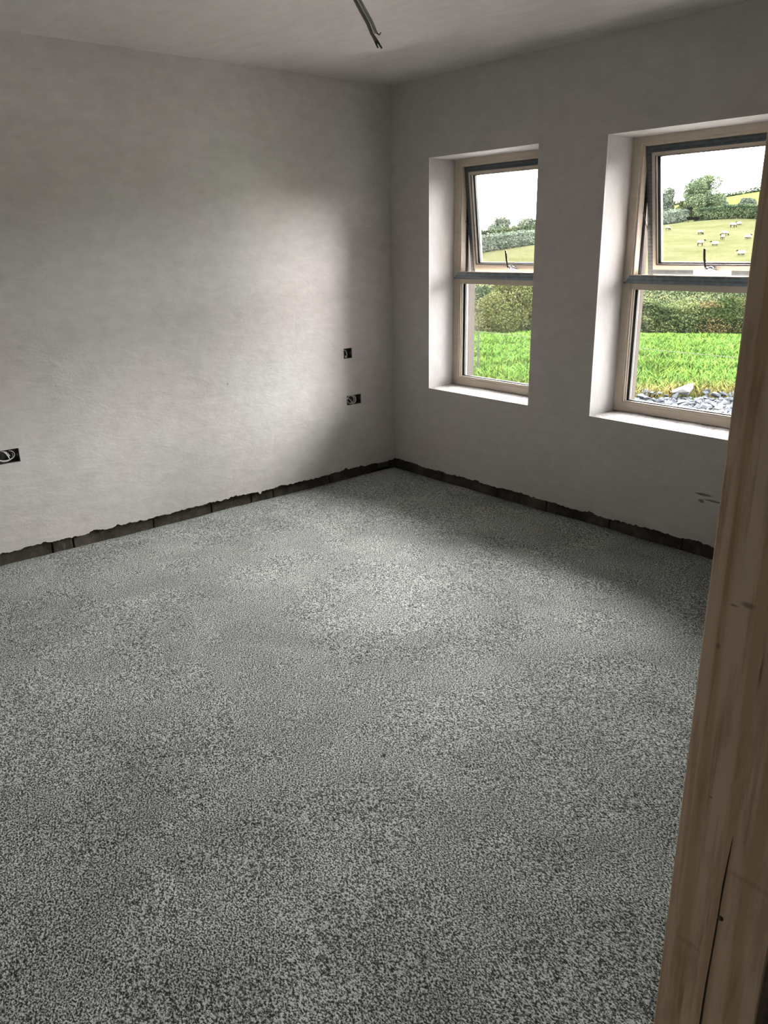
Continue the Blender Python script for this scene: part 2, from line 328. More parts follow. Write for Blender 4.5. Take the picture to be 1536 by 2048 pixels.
# masonry leaves of the window wall
def holed(mb, x0, x1, y0, y1, z0, z1, holes):
    xs_ = [x0]; 
    for h_ in holes: xs_ += [h_[0], h_[1]]
    xs_.append(x1)
    for k in range(len(xs_)-1):
        if k % 2 == 0: mb.box(xs_[k], xs_[k+1], y0, y1, z0, z1)
        else:
            h_ = holes[k//2]; mb.box(xs_[k], xs_[k+1], y0, y1, z0, h_[2]); mb.box(xs_[k], xs_[k+1], y0, y1, h_[3], z1)
m_ = MB(); holed(m_, -.25, 4.2, .0135, .29, .102, 2.45, [(a-.014, b+.014, WZ[0]-.02, WZ[1]+.014) for a, b in WX]); m_.box(-.115, 4.2, .118, .29, -.05, .102); m_.obj('masonry_core', CORE, wall_back)
m_ = MB(); holed(m_, -.6, 5.5, .29, .408, -.3, 2.9, [(a+.012, b-.012, WZ[0]-.03, WZ[1]-.012) for a, b in WX]); m_.obj('outer_render', WHITE_RENDER, wall_back)
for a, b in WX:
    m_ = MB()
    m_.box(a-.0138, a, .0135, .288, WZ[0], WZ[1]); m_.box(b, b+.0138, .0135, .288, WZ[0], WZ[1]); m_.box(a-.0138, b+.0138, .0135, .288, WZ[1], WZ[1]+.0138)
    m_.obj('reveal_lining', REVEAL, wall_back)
    sb2 = MB(); v8 = [sb2.bm.verts.new(p) for x_ in (a+.0125, b-.0125) for p in ((x_, .2905, WZ[0]-.029), (x_, .46, WZ[0]-.029), (x_, .46, WZ[0]-.012), (x_, .2905, WZ[0]+.004))]
    for f_ in ((0, 1, 2, 3), (7, 6, 5, 4), (0, 4, 5, 1), (1, 5, 6, 2), (2, 6, 7, 3), (3, 7, 4, 0)): sb2.bm.faces.new([v8[q_] for q_ in f_])
    sb2.obj('added_outer_sill', OSILL, wall_back)  # unseen sill added to bounce daylight up through the panes
    # sill: slightly uneven plastered top
    xs_ = np.linspace(a-.0136, b+.0136, 40); ys_ = np.linspace(.0002, .288, 12); XX, YY = np.meshgrid(xs_, ys_, indexing='ij')
    ZZ = WZ[0]+.0005+.0035*noise2(XX+3*a, YY, .06, 5)+.002*noise2(XX, YY, .02, 6)-.004*np.exp(-((YY-.0)/.006)**2)
    NXs, NYs = XX.shape; Vt = np.stack([XX, YY, ZZ], -1).reshape(-1, 3); Vb = Vt.copy(); Vb[:, 2] = WZ[0]-.019; i = np.arange(NXs*NYs).reshape(NXs, NYs)
    Fs = [np.stack([i[:-1, :-1], i[1:, :-1], i[1:, 1:], i[:-1, 1:]], -1).reshape(-1, 4)]; Nn = NXs*NYs
    for ed in (i[:, 0], i[:, -1], i[0, :], i[-1, :]): Fs.append(np.stack([ed[:-1], ed[1:], ed[1:]+Nn, ed[:-1]+Nn], -1))
    link('sill', mesh_np('sill', np.vstack([Vt, Vb]), np.vstack(Fs), SILL), wall_back)
# ceiling
ceiling = MB().box(-.25, 3.795, Y1-.1, .39, 2.4, 2.5).obj('ceiling', PL_CEIL, kind='structure')
# front wall behind the viewpoint, and the partition with the doorway
MB().box(-.25, 3.68, Y1-.1, Y1, -.03, 2.399).obj('wall_front', PL_BACK, kind='structure')
DY0, DY1 = -2.77, -3.68
m_ = MB(); m_.box(X1, 3.795, DY0, -.0005, -.012, 2.399); m_.box(X1, 3.795, Y1, DY1, -.012, 2.399); m_.box(X1, 3.795, DY1, DY0, 2.07, 2.399)
wall_right = m_.obj('wall_right', PL_BACK, kind='structure')
m_ = MB(); m_.box(3.795, 5.2, -1.06, -1.0, -.012, 2.5); m_.box(5.2, 5.26, -6.0, -1.0, -.012, 2.5); m_.box(3.7, 3.795, -6.0, Y1-.1, -.012, 2.5)
m_.box(3.795, 5.26, -6.0, -1.0, 2.5, 2.56); m_.box(3.7, 5.26, -6.06, -6.0, -.012, 2.5); m_.obj('wall_hallway', PL_BACK, kind='structure')
# door lining: two legs and a head of planed pine
door = bpy.data.objects.new('door_1', None); C.objects.link(door); door.location = (3.738, -2.8, 0); door['kind'] = 'structure'
def dpart(mb, name, m, **kw):
    bmesh.ops.translate(mb.bm, verts=mb.bm.verts, vec=(-3.738, 2.8, 0)); return mb.obj(name, m, door, **kw)
PX0, PX1 = 3.681, 3.7965
mb = MB().box(PX0, PX1, -2.80, DY0-.0005, -.012, 2.039, bev=.0015); jamb = dpart(mb, 'jamb', PINE)
dpart(MB().box(PX0, PX1, DY1+.0005, DY1+.03, -.012, 2.039, bev=.0015), 'jamb', PINE)
dpart(MB().box(PX0, PX1, DY1+.0005, DY0-.0005, 2.04, 2.069, bev=.0015), 'head', PINE)
# long split in the near leg: a sliver of dark lens shape, and a screw
bm = bmesh.new(); prev = None
pts = [(3.7425, .880, .0002), (3.7415, .850, .0007), (3.7402, .815, .0010), (3.7398, .780, .0006), (3.7396, .740, .0009), (3.7388, .70, .0008), (3.7382, .66, .0011), (3.7382, .60, .0012), (3.738, .5, .0010), (3.7375, .4, .001), (3.7375, .33, .0002)]
for x_, z_, wd in pts:
    cur = [bm.verts.new((x_-wd, -2.8004, z_)), bm.verts.new((x_, -2.7985, z_)), bm.verts.new((x_+wd, -2.8004, z_))]
    if prev:
        bm.faces.new((prev[0], prev[1], cur[1], cur[0])); bm.faces.new((prev[1], prev[2], cur[2], cur[1])); bm.faces.new((prev[0], prev[2], cur[2], cur[0]))
    prev = cur
q = MB(); q.bm.free(); q.bm = bm; dpart(q, 'split', CRACK)
q = MB().tube([(3.7428, -2.8025, .768), (3.7428, -2.801, .768), (3.7428, -2.795, .768)], [.0016, .0032, .0015], 10); dpart(q, 'screw', STEEL, smooth=True)

# ---------------------------------------------------------------- windows
def rot_hinge(zh, yh, ang): return Matrix.Translation((0, yh, zh)) @ Matrix.Rotation(ang, 4, 'X') @ Matrix.Translation((0, -yh, -zh))
def window(k, x0, x1, tilt, tape_bottom):
    win = bpy.data.objects.new('window_%d' % k, None); C.objects.link(win); win['kind'] = 'structure'; win.location = (x0, .22, WZ[0])
    def wp(mb, name, m, T=None, parent=None, **kw):
        if T is not None: bmesh.ops.transform(mb.bm, matrix=T, verts=mb.bm.verts)
        bmesh.ops.translate(mb.bm, verts=mb.bm.verts, vec=(-x0, -.22, -WZ[0])); return mb.obj(name, m, parent or win, **kw)
    a, b, z0, z1 = x0+.0005, x1-.0005, WZ[0]+.004, WZ[1]-.0005
    fr = MB().ring(a, b, z0, z1, .046, .046, .030, .040, .220, .2895)
    fr.ring(a+.046, b-.046, z0+.040, z1-.030, .010, .010, .012, .008, .226, .2890)
    frame = wp(fr, 'outer_frame', FRAME)
    wp(MB().ring(a+.0562, b-.0562, 1.3122, z1-.0422, .004, .004, .003, .003, .268, .2885), 'frame_gasket', GASKET)
    # transom with its taped face proud of the frame
    wp(MB().box(x0+.056, x1-.056, .228, .289, 1.250, 1.312), 'transom', FRAME)
    t_ = MB(); bm = t_.bm
    for (ya, yb, za, zb, e) in ((.2045, .2275, 1.274, 1.3145, 0),):
        v8 = [bm.verts.new(p) for p in ((x0+.018, yb-.006, za), (x1-.018, yb-.006, za), (x1-.018, ya, za+.004), (x0+.018, ya, za+.004), (x0+.045, yb-.006, zb), (x1-.045, yb-.006, zb), (x1-.045, ya+.004, zb), (x0+.045, ya+.004, zb))]
        for f in ((0, 1, 2, 3), (4, 7, 6, 5), (0, 4, 5, 1), (3, 2, 6, 7), (0, 3, 7, 4), (1, 5, 6, 2)): bm.faces.new([v8[q] for q in f])
    wp(t_, 'transom_film', TAPE)
    wp(MB().box(x0+.046, x1-.046, .2085, .2275, 1.3150, 1.3190), 'transom_lip', FRAME)
    wp(MB().box(x0+.016, x0+.0185, .2045, .2195, 1.274, 1.283), 'film_end', GASKET)
    # fixed lower light
    la, lb, lz0, lz1 = x0+.056, x1-.056, WZ[0]+.052, 1.2495
    wp(MB().ring(la, lb, lz0, lz1, .006, .006, .006, .007, .236, .246), 'glazing_bead', FRAME)
    wp(MB().ring(la, lb, lz0, lz1, .011, .011, .002, .009, .2465, .2490), 'gasket', GASKET)
    wp(MB().ring(la, lb, lz0, lz1, .017, .017, .004, .012, .2535, .2695), 'spacer_bar', SPACER)
    wp(MB().box(la, lb, .2495, .2530, lz0, lz1), 'pane', glass); wp(MB().box(la, lb, .2700, .2735, lz0, lz1), 'pane', glass)
    wp(MB().ring(la, lb, lz0, lz1, .006, .006, .006, .006, .2740, .2885), 'outer_bead', FRAME)
    # opening sash hung from its top rail
    T = rot_hinge(1.926, .243, tilt); sa, sb, sz0, sz1 = x0+.060, x1-.060, 1.295, 1.926
    s_ = MB().ring(sa, sb, sz0, sz1, .055, .055, .050, .064, .243, .296)
    sash = wp(s_, 'sash', FRAME, T)
    def sp(mb, name, m, **kw):
        return wp(mb, name, m, T, sash, **kw)
    sp(MB().ring(sa+.032, sb-.032, sz0+.036, sz1-.032, .020, .020, .015, .022, .2375, .2425), 'sash_bead', FRAME)
    f_ = MB(); f_.box(sa+.001, sa+.031, .2405, .2427, sz0+.001, sz1-.001); f_.box(sb-.031, sb-.001, .2405, .2427, sz0+.001, sz1-.001); f_.box(sa+.0312, sb-.0312, .2405, .2427, sz1-.031, sz1-.001)
    sp(f_, 'sash_film', TAPE2)
    if tape_bottom:
        f_ = MB(); f_.box(sa+.0312, sa+.255, .2405, .2427, sz0+.012, sz0+.0355); f_.box(sa+.455, sb-.0312, .2405, .2427, sz0+.012, sz0+.0355); sp(f_, 'sash_film', TAPE2)
    ga, gb, gz0, gz1 = sa+.0555, sb-.0555, sz0+.0645, sz1-.0505
    sp(MB().ring(ga-.004, gb+.004, gz0-.004, gz1+.004, .004, .004, .0008, .0040, .2340, .2372), 'gasket', GASKET)
    sp(MB().ring(ga, gb, gz0, gz1, .014, .014, .004, .006, .2535, .2695), 'spacer_bar', SPACER)
    sp(MB().box(ga, gb, .2495, .2530, gz0, gz1), 'pane', glass); sp(MB().box(ga, gb, .2700, .2735, gz0, gz1), 'pane', glass)
    # cockspur-style lever handle: round rose, hooked nose, upright lever
    xc = (x0+x1)/2-.008; zc = sz0+.042
    h_ = MB().tube([(xc, .2372, zc), (xc, .229, zc), (xc, .226, zc)], [.013, .013, .009], 14)
    h_.tube([(xc, .229, zc), (xc+.004, .214, zc+.002), (xc+.002, .207, zc+.012)], [.008, .009, .008], 10)
    h_.tube([(xc+.004, .220, zc+.004), (xc+.020, .216, zc+.012), (xc+.032, .220, zc+.004), (xc+.046, .226, zc-.006), (xc+.047, .236, zc-.010)], [.007, .008, .0065, .006, .004], 8)
    h_.box(xc-.012, xc+.036, .2345, .2372, zc-.016, zc+.012)
    hd = sp(h_, 'handle_base', CHROME, smooth=True)
    sp(MB().tube([(xc-.002, .206, zc+.008), (xc-.004, .203, zc+.030), (xc-.005, .199, zc+.060), (xc-.002, .193, zc+.090), (xc+.001, .188, zc+.108)], [.0085, .0080, .0075, .0072, .0062], 10, .7), 'handle_lever', LEVER, smooth=True)
    # friction stays either side
    for sgn, xx, sx_ in ((1, x0+.0585, sa), (-1, x1-.0585, sb)):
        p0 = Vector((xx+sgn*.001, .262, 1.62)); p1 = T @ Vector((sx_-sgn*.0008, .255, 1.50)); p2 = T @ Vector((sx_-sgn*.0008, .262, 1.75)); p3 = Vector((xx+sgn*.001, .262, 1.90))
        wp(MB().tube([p0, p1], .0035, 6).tube([p2, p3], .003, 6), 'friction_stay', STEEL)
    return win
window(1, WX[0][0], WX[0][1], math.radians(7), False)
window(2, WX[1][0], WX[1][1], math.radians(10.5), True)

# ---------------------------------------------------------------- back boxes in the left wall
def socket(y0, y1, z0, z1, label, loops, wide):
    e = bpy.data.objects.new('socket_box', None); C.objects.link(e); e.location = (-.0, (y0+y1)/2, (z0+z1)/2)
    e['label'] = label; e['category'] = 'socket box'
    cy, cz = (y0+y1)/2, (z0+z1)/2; D = .040
    def sb_(mb, name, m, parent=None, **kw):
        bmesh.ops.translate(mb.bm, verts=mb.bm.verts, vec=(0, -cy, -cz)); return mb.obj(name, m, parent or e, **kw)
    a, b, c_, d_ = y0+.0015, y1-.0015, z0+.0015, z1-.0015; t_ = .0012; xf = -.0045
    m_ = MB(); m_.box(-D, -D+t_, a, b, c_, d_); m_.box(-D, xf, a, a+t_, c_, d_); m_.box(-D, xf, b-t_, b, c_, d_); m_.box(-D, xf, a, b, c_, c_+t_); m_.box(-D, xf, a, b, d_-t_, d_)
    sb_(m_, 'steel_box', GALV)
    for s_ in ((-1, 1) if wide else (1,)):
        m_ = MB()
        yy = cy+s_*((y1-y0)/2-.007); m_.box(-.010, -.006, yy-.004, yy+.004, cz-.006, cz+.006); sb_(m_, 'fixing_lug', GALV)
    r = random.Random(int(abs(cy*100)))
    for (oy, oz, ry, rz, a0, a1, x0, x1_) in loops:
        pts = []
        for k in range(17):
            f = k/16; an = math.radians(a0+(a1-a0)*f); pts.append((x0+(x1_-x0)*f, cy+oy+ry*math.cos(an), cz+oz+rz*math.sin(an)))
        sb_(MB().tube(pts, .0036, 8, .62), 'cable', CABLEW, smooth=True)
    return e, sb_, cy, cz
socket(*SOCK[0], 'small square socket box, upper of the pair near the room corner', [(-.012, -.004, .017, .024, -80, 120, -.012, -.028), (-.006, -.014, .010, .012, 180, 330, -.005, -.022)], False)
e, f, cy, cz = socket(*SOCK[1], 'double socket box holding looped pale cables, lower of the pair near the room corner',
       [(-.006, .001, .030, .026, -110, 110, -.004, -.020), (-.010, .002, .024, .021, -120, 80, -.008, -.026), (-.020, .002, .030, .025, 100, 265, -.012, -.006), (-.050, -.060, .050, .075, 20, 75, -.007, -.024)], True)
socket(*SOCK[2], 'double socket box with coiled grey cables, far left low on the left wall',
       [(.005, .004, .044, .024, -150, 60, -.003, -.020), (.003, .000, .040, .026, -160, 20, -.010, -.026), (-.010, -.055, .035, .082, 30, 92, -.008, -.018), (-.002, -.050, .035, .075, 40, 95, -.012, -.026)], True)

# ---------------------------------------------------------------- cable hanging from the ceiling
hc = bpy.data.objects.new('hanging_cable', None); C.objects.link(hc); hc.location = (1.99, -1.99, 2.4)
hc['label'] = 'twin grey lighting cable hanging loose from a hole in the ceiling'; hc['category'] = 'cable'
P0 = [(1.990, -1.990, 2.399), (2.000, -1.975, 2.33), (2.030, -1.940, 2.235), (2.050, -1.916, 2.150), (2.064, -1.899, 2.112), (2.074, -1.886, 2.085), (2.081, -1.878, 2.060), (2.089, -1.869, 2.041)]
def hang(off, end, r_):
    q = MB(); pts = [Vector(p)+Vector(off)*(0.35+.65*min(1, i_/3)) for i_, p in enumerate(P0)]
    if end: pts = pts[:-1]
    pts = [p-Vector((1.99, -1.99, 2.4)) for p in pts]; q.tube(pts, r_, 10, .75); return q, pts[-1]
q, tip = hang((.0040, .0048, 0), True, .0062); q.obj('cable_sheath', CABLE, hc, smooth=True)
q, tip2 = hang((-.0042, -.0050, 0), False, .0062); q.obj('cable_sheath', CABLED, hc, smooth=True)
q = MB(); d = Vector((.009, .010, -.024))
for off in (Vector((.002, .003, 0)), Vector((-.003, -.002, .001)), Vector((0, .001, .004))):
    q.tube([tip2+off*.8-d*.35, tip2+off+d*.2, tip2+off*1.6+d*.8], [.0032, .0034, .0028], 6)
q.tube([tip+Vector((0, 0, .002)), tip+Vector((.006, .007, -.004)), tip+Vector((.008, .010, .002))], .0022, 6)
q.obj('core_end', TAPEG, hc, smooth=True)

# ---------------------------------------------------------------- outside: terrain
RS=[0,8,9,12,16,20,26,35,50,60,80,100,130,165,200,260,350,420,500,900]
ZL=[-.15,-.15,-.17,-.35,-.68,-1.0,-1.47,-2.2,-2.9,-2.7,-2.0,-1.2,.35,1.4,2.1,3.0,4.2,4.8,5,3]
ZR=[-.15,-.15,-.17,-.35,-.68,-1.0,-1.47,-2.2,-2.9,-2.7,-2.0,-1.2,1.1,4.2,6.3,9.5,15.,18.2,20,12]
OX,OY=4.026,-3.528
def terrain(x,y):
    x=np.asarray(x,float);y=np.asarray(y,float)
    r=np.hypot(x-OX,y-OY);az=np.degrees(np.arctan2(x-OX,y-OY))
    t=np.clip((az+42)/14,-.4,1.35)
    t=np.where(np.abs(az)<120,t,.5)
    return np.interp(r,RS,ZL)*(1-t)+np.interp(r,RS,ZR)*t
rr = np.concatenate([np.linspace(0.5, 30, 60), np.linspace(31, 130, 70), np.linspace(132, 520, 120), np.linspace(530, 900, 12)]); aa = np.radians(np.linspace(-180, 180, 361))
R_, A_ = np.meshgrid(rr, aa, indexing='ij'); TX = OX+R_*np.sin(A_); TY = OY+R_*np.cos(A_); TZ = terrain(TX, TY)+np.clip((R_-30)/60, 0, 1)*.3*noise2(TX+500, TY+500, 9, 31)
i = np.arange(TX.size).reshape(TX.shape)
FIELD = mat('pasture', (.08, .09, .03), .95, spec=.05); n = NB(FIELD); v = n.coord(kind='Object')
ll = n.n('VectorMath', operation='DISTANCE'); n.l(v, ll.inputs[0]); ll.inputs[1].default_value = (OX, OY, 0)
lawn = n.ramp(n.noise(v, 2.5, 5, .7), (.35, (.055, .10, .020)), (.6, (.10, .165, .035)))
fld = n.ramp(n.noise(v, .12, 6, .7), (.35, (.105, .112, .050)), (.5, (.130, .135, .064)), (.65, (.155, .150, .082)))
fld = n.mix(.6, fld, n.ramp(n.noise(n.coord((1, 1, 1)), 1.6, 7, .8), (.35, .55), (.65, 1.2)), 'MULTIPLY')
hill = n.ramp(n.noise(v, .03, 4), (.4, (.125, .150, .045)), (.6, (.16, .18, .06)))
c = n.mix(n.ramp(n.math('MULTIPLY', ll.outputs['Value'], .001), (.040, 0.0), (.058, 1.0)), lawn, fld); c = n.mix(n.ramp(n.math('MULTIPLY', ll.outputs['Value'], .001), (.175, 0.0), (.20, 1.0)), c, hill)
n.l(c, n.b.inputs['Base Color']); n.l(n.bump(n.noise(v, 1.5, 6, .8), .8, .3), n.b.inputs['Normal'])
link('ground', mesh_np('ground', np.stack([TX, TY, TZ], -1).reshape(-1, 3), np.stack([i[:-1, :-1], i[:-1, 1:], i[1:, 1:], i[1:, :-1]], -1).reshape(-1, 4), FIELD, smooth=True), kind='structure')

# boundary of the stony margin beside the house: y < 4.1 + 1.2 (x + .7), capped
def margin(x): return np.minimum(4.1+1.2*(x+.7), 5.0+.10*(x-.05))
# ---- unseen pale concrete path, added to bounce daylight up into the room
BOUNCE_CONC = mat('bounce_concrete', (.4, .39, .37), .9, spec=.1); n = NB(BOUNCE_CONC); n.l(n.mix(.4, (.58, .56, .54), n.ramp(n.noise(n.coord(), 6, 5), (.35, .85), (.65, 1.0)), 'MULTIPLY'), n.b.inputs['Base Color'])
path = bpy.data.objects.new('path', None); C.objects.link(path); path.location = (1, .4, -.15); path['kind'] = 'structure'  # made-up path hidden below the sills, a daylight reflector
for kx in range(-4, 6):
    for ky in range(3):
        MB().box(kx*1.1-.545, kx*1.1+.545, .01+ky*1.02, 1.02+ky*1.02, -.05, .035, bev=.006).obj('bounce_slab', BOUNCE_CONC, path)
# ---- grass blades on the near lawn
def grass():
    N = 150000; r = 6.2+(31-6.2)*rng.random(N)**1.25; az = np.radians(-58+52*rng.random(N)); x = OX+r*np.sin(az); y = OY+r*np.cos(az)
    k = (y > margin(x)-.12+.25*noise2(x, y, .3, 41)) & (y > 3.5); x, y, r = x[k], y[k], r[k]; N = len(x); z = terrain(x, y)
    edge = np.exp(-np.clip(y-margin(x), 0, 9)/.75); tall = .6+.8*(noise2(x, y, .8, 42)+.5)
    h = (.05+.07*rng.random(N))*tall*(1+.35*edge)*(1+r*.012); wd = .0045*(1+r*.09)*(0.7+.6*rng.random(N))
    th = rng.random(N)*2*PI; bend = h*(.3+.8*rng.random(N)); bx, by = np.cos(th), np.sin(th); ph = rng.random(N)*2*PI; px, py = np.cos(ph)*wd, np.sin(ph)*wd
    base = np.stack([x, y, z-.01], -1); mid = base+np.stack([bx*bend*.35, by*bend*.35, h*.65], -1); top = base+np.stack([bx*bend, by*bend, h], -1); P = np.stack([px, py, 0*px], -1)
    V = np.stack([base-P, base+P, mid+P*.8, mid-P*.8, top], 1).reshape(-1, 3); j = np.arange(N)*5
    F = np.vstack([np.stack([j, j+1, j+2], -1), np.stack([j, j+2, j+3], -1), np.stack([j+3, j+2, j+4], -1)])
    g = np.stack([.085+.06*rng.random(N), .17+.08*rng.random(N), .035+.02*rng.random(N)], -1); pt = (noise2(x, y, 1.1, 43)+.5)[:, None]
    g = g*(.75+.5*pt)+np.array([.03, .02, 0])*np.clip(noise2(x, y, .5, 44)[:, None]*2, 0, 1)
    straw = np.array([.27, .215, .085])*(.8+.4*rng.random((N, 1))); e = np.clip(edge[:, None]*1.1*(.4+rng.random((N, 1))), 0, 1); g = g*(1-e)+straw*e
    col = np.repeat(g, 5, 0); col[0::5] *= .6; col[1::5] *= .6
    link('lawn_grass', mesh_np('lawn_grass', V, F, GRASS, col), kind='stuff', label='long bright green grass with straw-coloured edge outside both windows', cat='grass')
grass()
# ---- foliage builder
def foliage(P, size, cols, shade=None):
    N = len(P); a = rng.normal(size=(N, 3)); a /= np.linalg.norm(a, axis=1)[:, None]; b = rng.normal(size=(N, 3)); b -= a*(a*b).sum(1)[:, None]; b /= np.linalg.norm(b, axis=1)[:, None]
    s = size*(.6+.8*rng.random(N))[:, None]; V = np.stack([P-a*s, P-b*s*.55, P+a*s, P+b*s*.55], 1).reshape(-1, 3); j = np.arange(N)*4
    return V, np.stack([j, j+1, j+2, j+3], -1), np.repeat(cols, 4, 0)
def pick(cols, N, nz=None, var=.25):
    cols = np.array(cols); f = rng.random(N) if nz is None else np.clip(nz+.5+.25*rng.normal(size=N), 0, .999); k = f*(len(cols)-1); i0 = k.astype(int); fr_ = (k-i0)[:, None]
    return (cols[i0]*(1-fr_)+cols[np.minimum(i0+1, len(cols)-1)]*fr_)*(1-var+2*var*rng.random((N, 1)))
def hedge(label, path, wdt, hgt, N, size, cols, seed, name='hedge', rough=.35, stems=0, group=None, cat='hedge'):
    path = np.array(path, float); L = np.r_[0, np.cumsum(np.hypot(*np.diff(path, axis=0).T))]; s = rng.random(N)*L[-1]; x = np.interp(s, L, path[:, 0]); y = np.interp(s, L, path[:, 1])
    k = np.clip(np.searchsorted(L, s)-1, 0, len(path)-2); d = path[k+1]-path[k]; d /= np.hypot(*d.T)[:, None]
    top = hgt*(1+rough*noise2(s+100, 0*s, hgt*1.5, seed)+rough*.6*noise2(s+100, 0*s, hgt*.35, seed+1))
    v_ = rng.random(N)**1.0; an = rng.random(N)*2-1; prof = wdt/2*np.sqrt(np.clip(1-(v_*2-1)**4*.8, .1, 1))*(1+.3*noise2(s*3, v_*9, .6, seed+2))
    off = np.sign(an)*np.abs(an)**.4*prof; u = np.where(rng.random(N) < .25, 1, v_); u = u*(1+.06*rng.normal(size=N)*(u > .9)); u = np.clip(u, .02, 1.15)
    z = terrain(x, y)+top*u; P = np.stack([x-d[:, 1]*off, y+d[:, 0]*off, z], -1)
    V, F, c = foliage(P, size, pick(cols, N, noise2(s*1.0, z*2, hgt*.6, seed+3)*1.3))
    # woody core so that no light shines through
    me = mesh_np(name, V, F, LEAF, c); o = link(name, me, label=label, cat=cat, group=group)
    m_ = MB(); ns = max(3, int(L[-1]/max(1.2, L[-1]/60)))
    rows = []
    for f_ in np.linspace(0, L[-1], ns):
        cx, cy = np.interp(f_, L, path[:, 0]), np.interp(f_, L, path[:, 1]); kk = min(max(np.searchsorted(L, f_)-1, 0), len(path)-2); dd = path[kk+1]-path[kk]; dd = dd/np.hypot(*dd); zz = float(terrain(cx, cy))-.2
        rows.append([m_.bm.verts.new((cx-dd[1]*q_*wdt*.15, cy+dd[0]*q_*wdt*.15, zz+h_)) for q_, h_ in ((-1, 0), (-1, hgt*.5+.2), (1, hgt*.5+.2), (1, 0))])
    for p, q_ in zip(rows, rows[1:]):
        for t_ in range(4): m_.bm.faces.new((p[t_], p[(t_+1) % 4], q_[(t_+1) % 4], q_[t_]))
    m_.bm.faces.new(rows[0]); m_.bm.faces.new(rows[-1][::-1]); m_.obj('branches', DARKG, o)
    return o
def tree(label, x, y, h, cw, cols, N, size, seed, lift=.18, name='tree', group=None, slim=1.0, cat='tree'):
    z0 = float(terrain(x, y)); r = random.Random(seed)
    e = bpy.data.objects.new(name, None); C.objects.link(e); e.location = (x, y, z0); e['label'] = label; e['category'] = cat
    if group: e['group'] = group
    m_ = MB().tube([(0, 0, -.3), (h*.01, 0, h*.2), (-.01*h, .01*h, h*.55)], [h*.035, h*.028, h*.012], 8)
    for k in range(6):
        an = k*1.05+r.random(); m_.tube([(0, 0, h*(.18+.05*k)), (math.cos(an)*cw*.18, math.sin(an)*cw*.18, h*(.33+.06*k)), (math.cos(an)*cw*.36, math.sin(an)*cw*.36, h*(.42+.07*k))], [h*.016, h*.010, h*.004], 6)
    m_.obj('trunk', BARK, e)
    P = []; cc = []; nb = 26; per = N//nb
    for k in range(nb):
        f_ = r.random(); zc = h*(lift+.10+(0.86-lift-.10)*f_); rad = cw/2*slim*math.sqrt(max(.05, 1-((f_-.38)/.70)**2))*.72; an = r.random()*2*PI; q_ = math.sqrt(r.random())*rad; br = cw*.17*(.7+.6*r.random())
        d_ = rng.normal(size=(per, 3)); d_ /= np.linalg.norm(d_, axis=1)[:, None]; d_ *= (br*(.55+.45*rng.random(per)**.5))[:, None]; d_[:, 2] *= .8
        P.append(d_+np.array([math.cos(an)*q_, math.sin(an)*q_, zc])); cc.append(pick(cols, per, np.full(per, r.random()-.5)*.9))
    V, F, c = foliage(np.vstack(P), size, np.vstack(cc)); V = V[:]; V[:, 2] = np.minimum(V[:, 2], h*1.02)
    link('crown', mesh_np('crown', V, F, LEAF, c), e); return e
G1 = [(.058, .085, .038), (.11, .145, .06), (.20, .235, .10)]; G2 = [(.050, .080, .043), (.09, .13, .068), (.165, .205, .11)]
GY = [(.05, .075, .022), (.09, .115, .032), (.15, .155, .055)]; GB = [(.12, .155, .12), (.175, .22, .165), (.26, .30, .22)]  # second palette pale and bluish, haze put into the colour of far trees
NP = [(-26, 13), (-18.7, 20.3), (-16.6, 22.5)]
hedge('bushy green hedge along the lawn end, behind the left-hand window', NP, 1.4, .60, 16000, .035, G1, 50)
hedge('bushy dark green hedge along the lawn end, left part of the right-hand window', [(-16.5, 22.7), (-14.6, 25.6), (-12.9, 27.6)], 1.7, 1.30, 60000, .034, G1, 60)
hedge('lower pale and reddish-tipped hedge at the lawn end beside the dark bushy one', [(-12.9, 27.6), (-11.4, 29.2), (-6, 34), (2, 38)], 1.5, 1.15, 46000, .036, [(.035, .055, .02), (.08, .105, .035), (.17, .13, .065)], 64)
hedge('long clipped dark hedge crossing behind the lawn-end hedge', [(-46, 22), (-30, 33), (-22.6, 38.8), (-17.7, 41.5), (-4, 47), (10, 50)], 2.0, 1.65, 60000, .075, G2, 70, rough=.10)
tree('bushy yellow-green willow filling the left-hand window above the lawn', -15.9, 20.2, 2.15, 3.5, [(.09, .11, .036), (.15, .17, .062), (.22, .225, .10)], 52000, .032, 81, lift=-.05, name='willow_bush', cat='bush')
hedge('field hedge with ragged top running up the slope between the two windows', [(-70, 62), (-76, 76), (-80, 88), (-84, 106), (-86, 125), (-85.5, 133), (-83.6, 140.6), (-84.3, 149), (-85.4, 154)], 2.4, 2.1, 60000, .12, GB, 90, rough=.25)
hedge('short hedge above the sheep field seen high in the left-hand window', [(-112, 120), (-107, 125), (-103, 129), (-95, 134)], 2.4, 2.2, 14000, .16, G2, 94, rough=.3)
hedge('clipped dark hedge at the top of the sheep field, right of the big tree', [(-80, 149), (-72, 147), (-64, 143), (-52, 136), (-40, 132)], 2.2, 2.1, 34000, .14, G2, 98, rough=.12)
tree('large rounded light green tree on the field top, tallest in the right-hand window', -83.5, 157.0, 8.6, 8.6, [(.12, .17, .095), (.18, .24, .13), (.28, .34, .19)], 36000, .14, 101)
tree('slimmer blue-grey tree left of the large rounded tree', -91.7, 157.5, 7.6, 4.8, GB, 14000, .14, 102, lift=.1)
tree('low tree filling the gap beside the large rounded tree', -87.6, 158.0, 3.8, 4.6, G1, 9000, .14, 103, lift=.0)
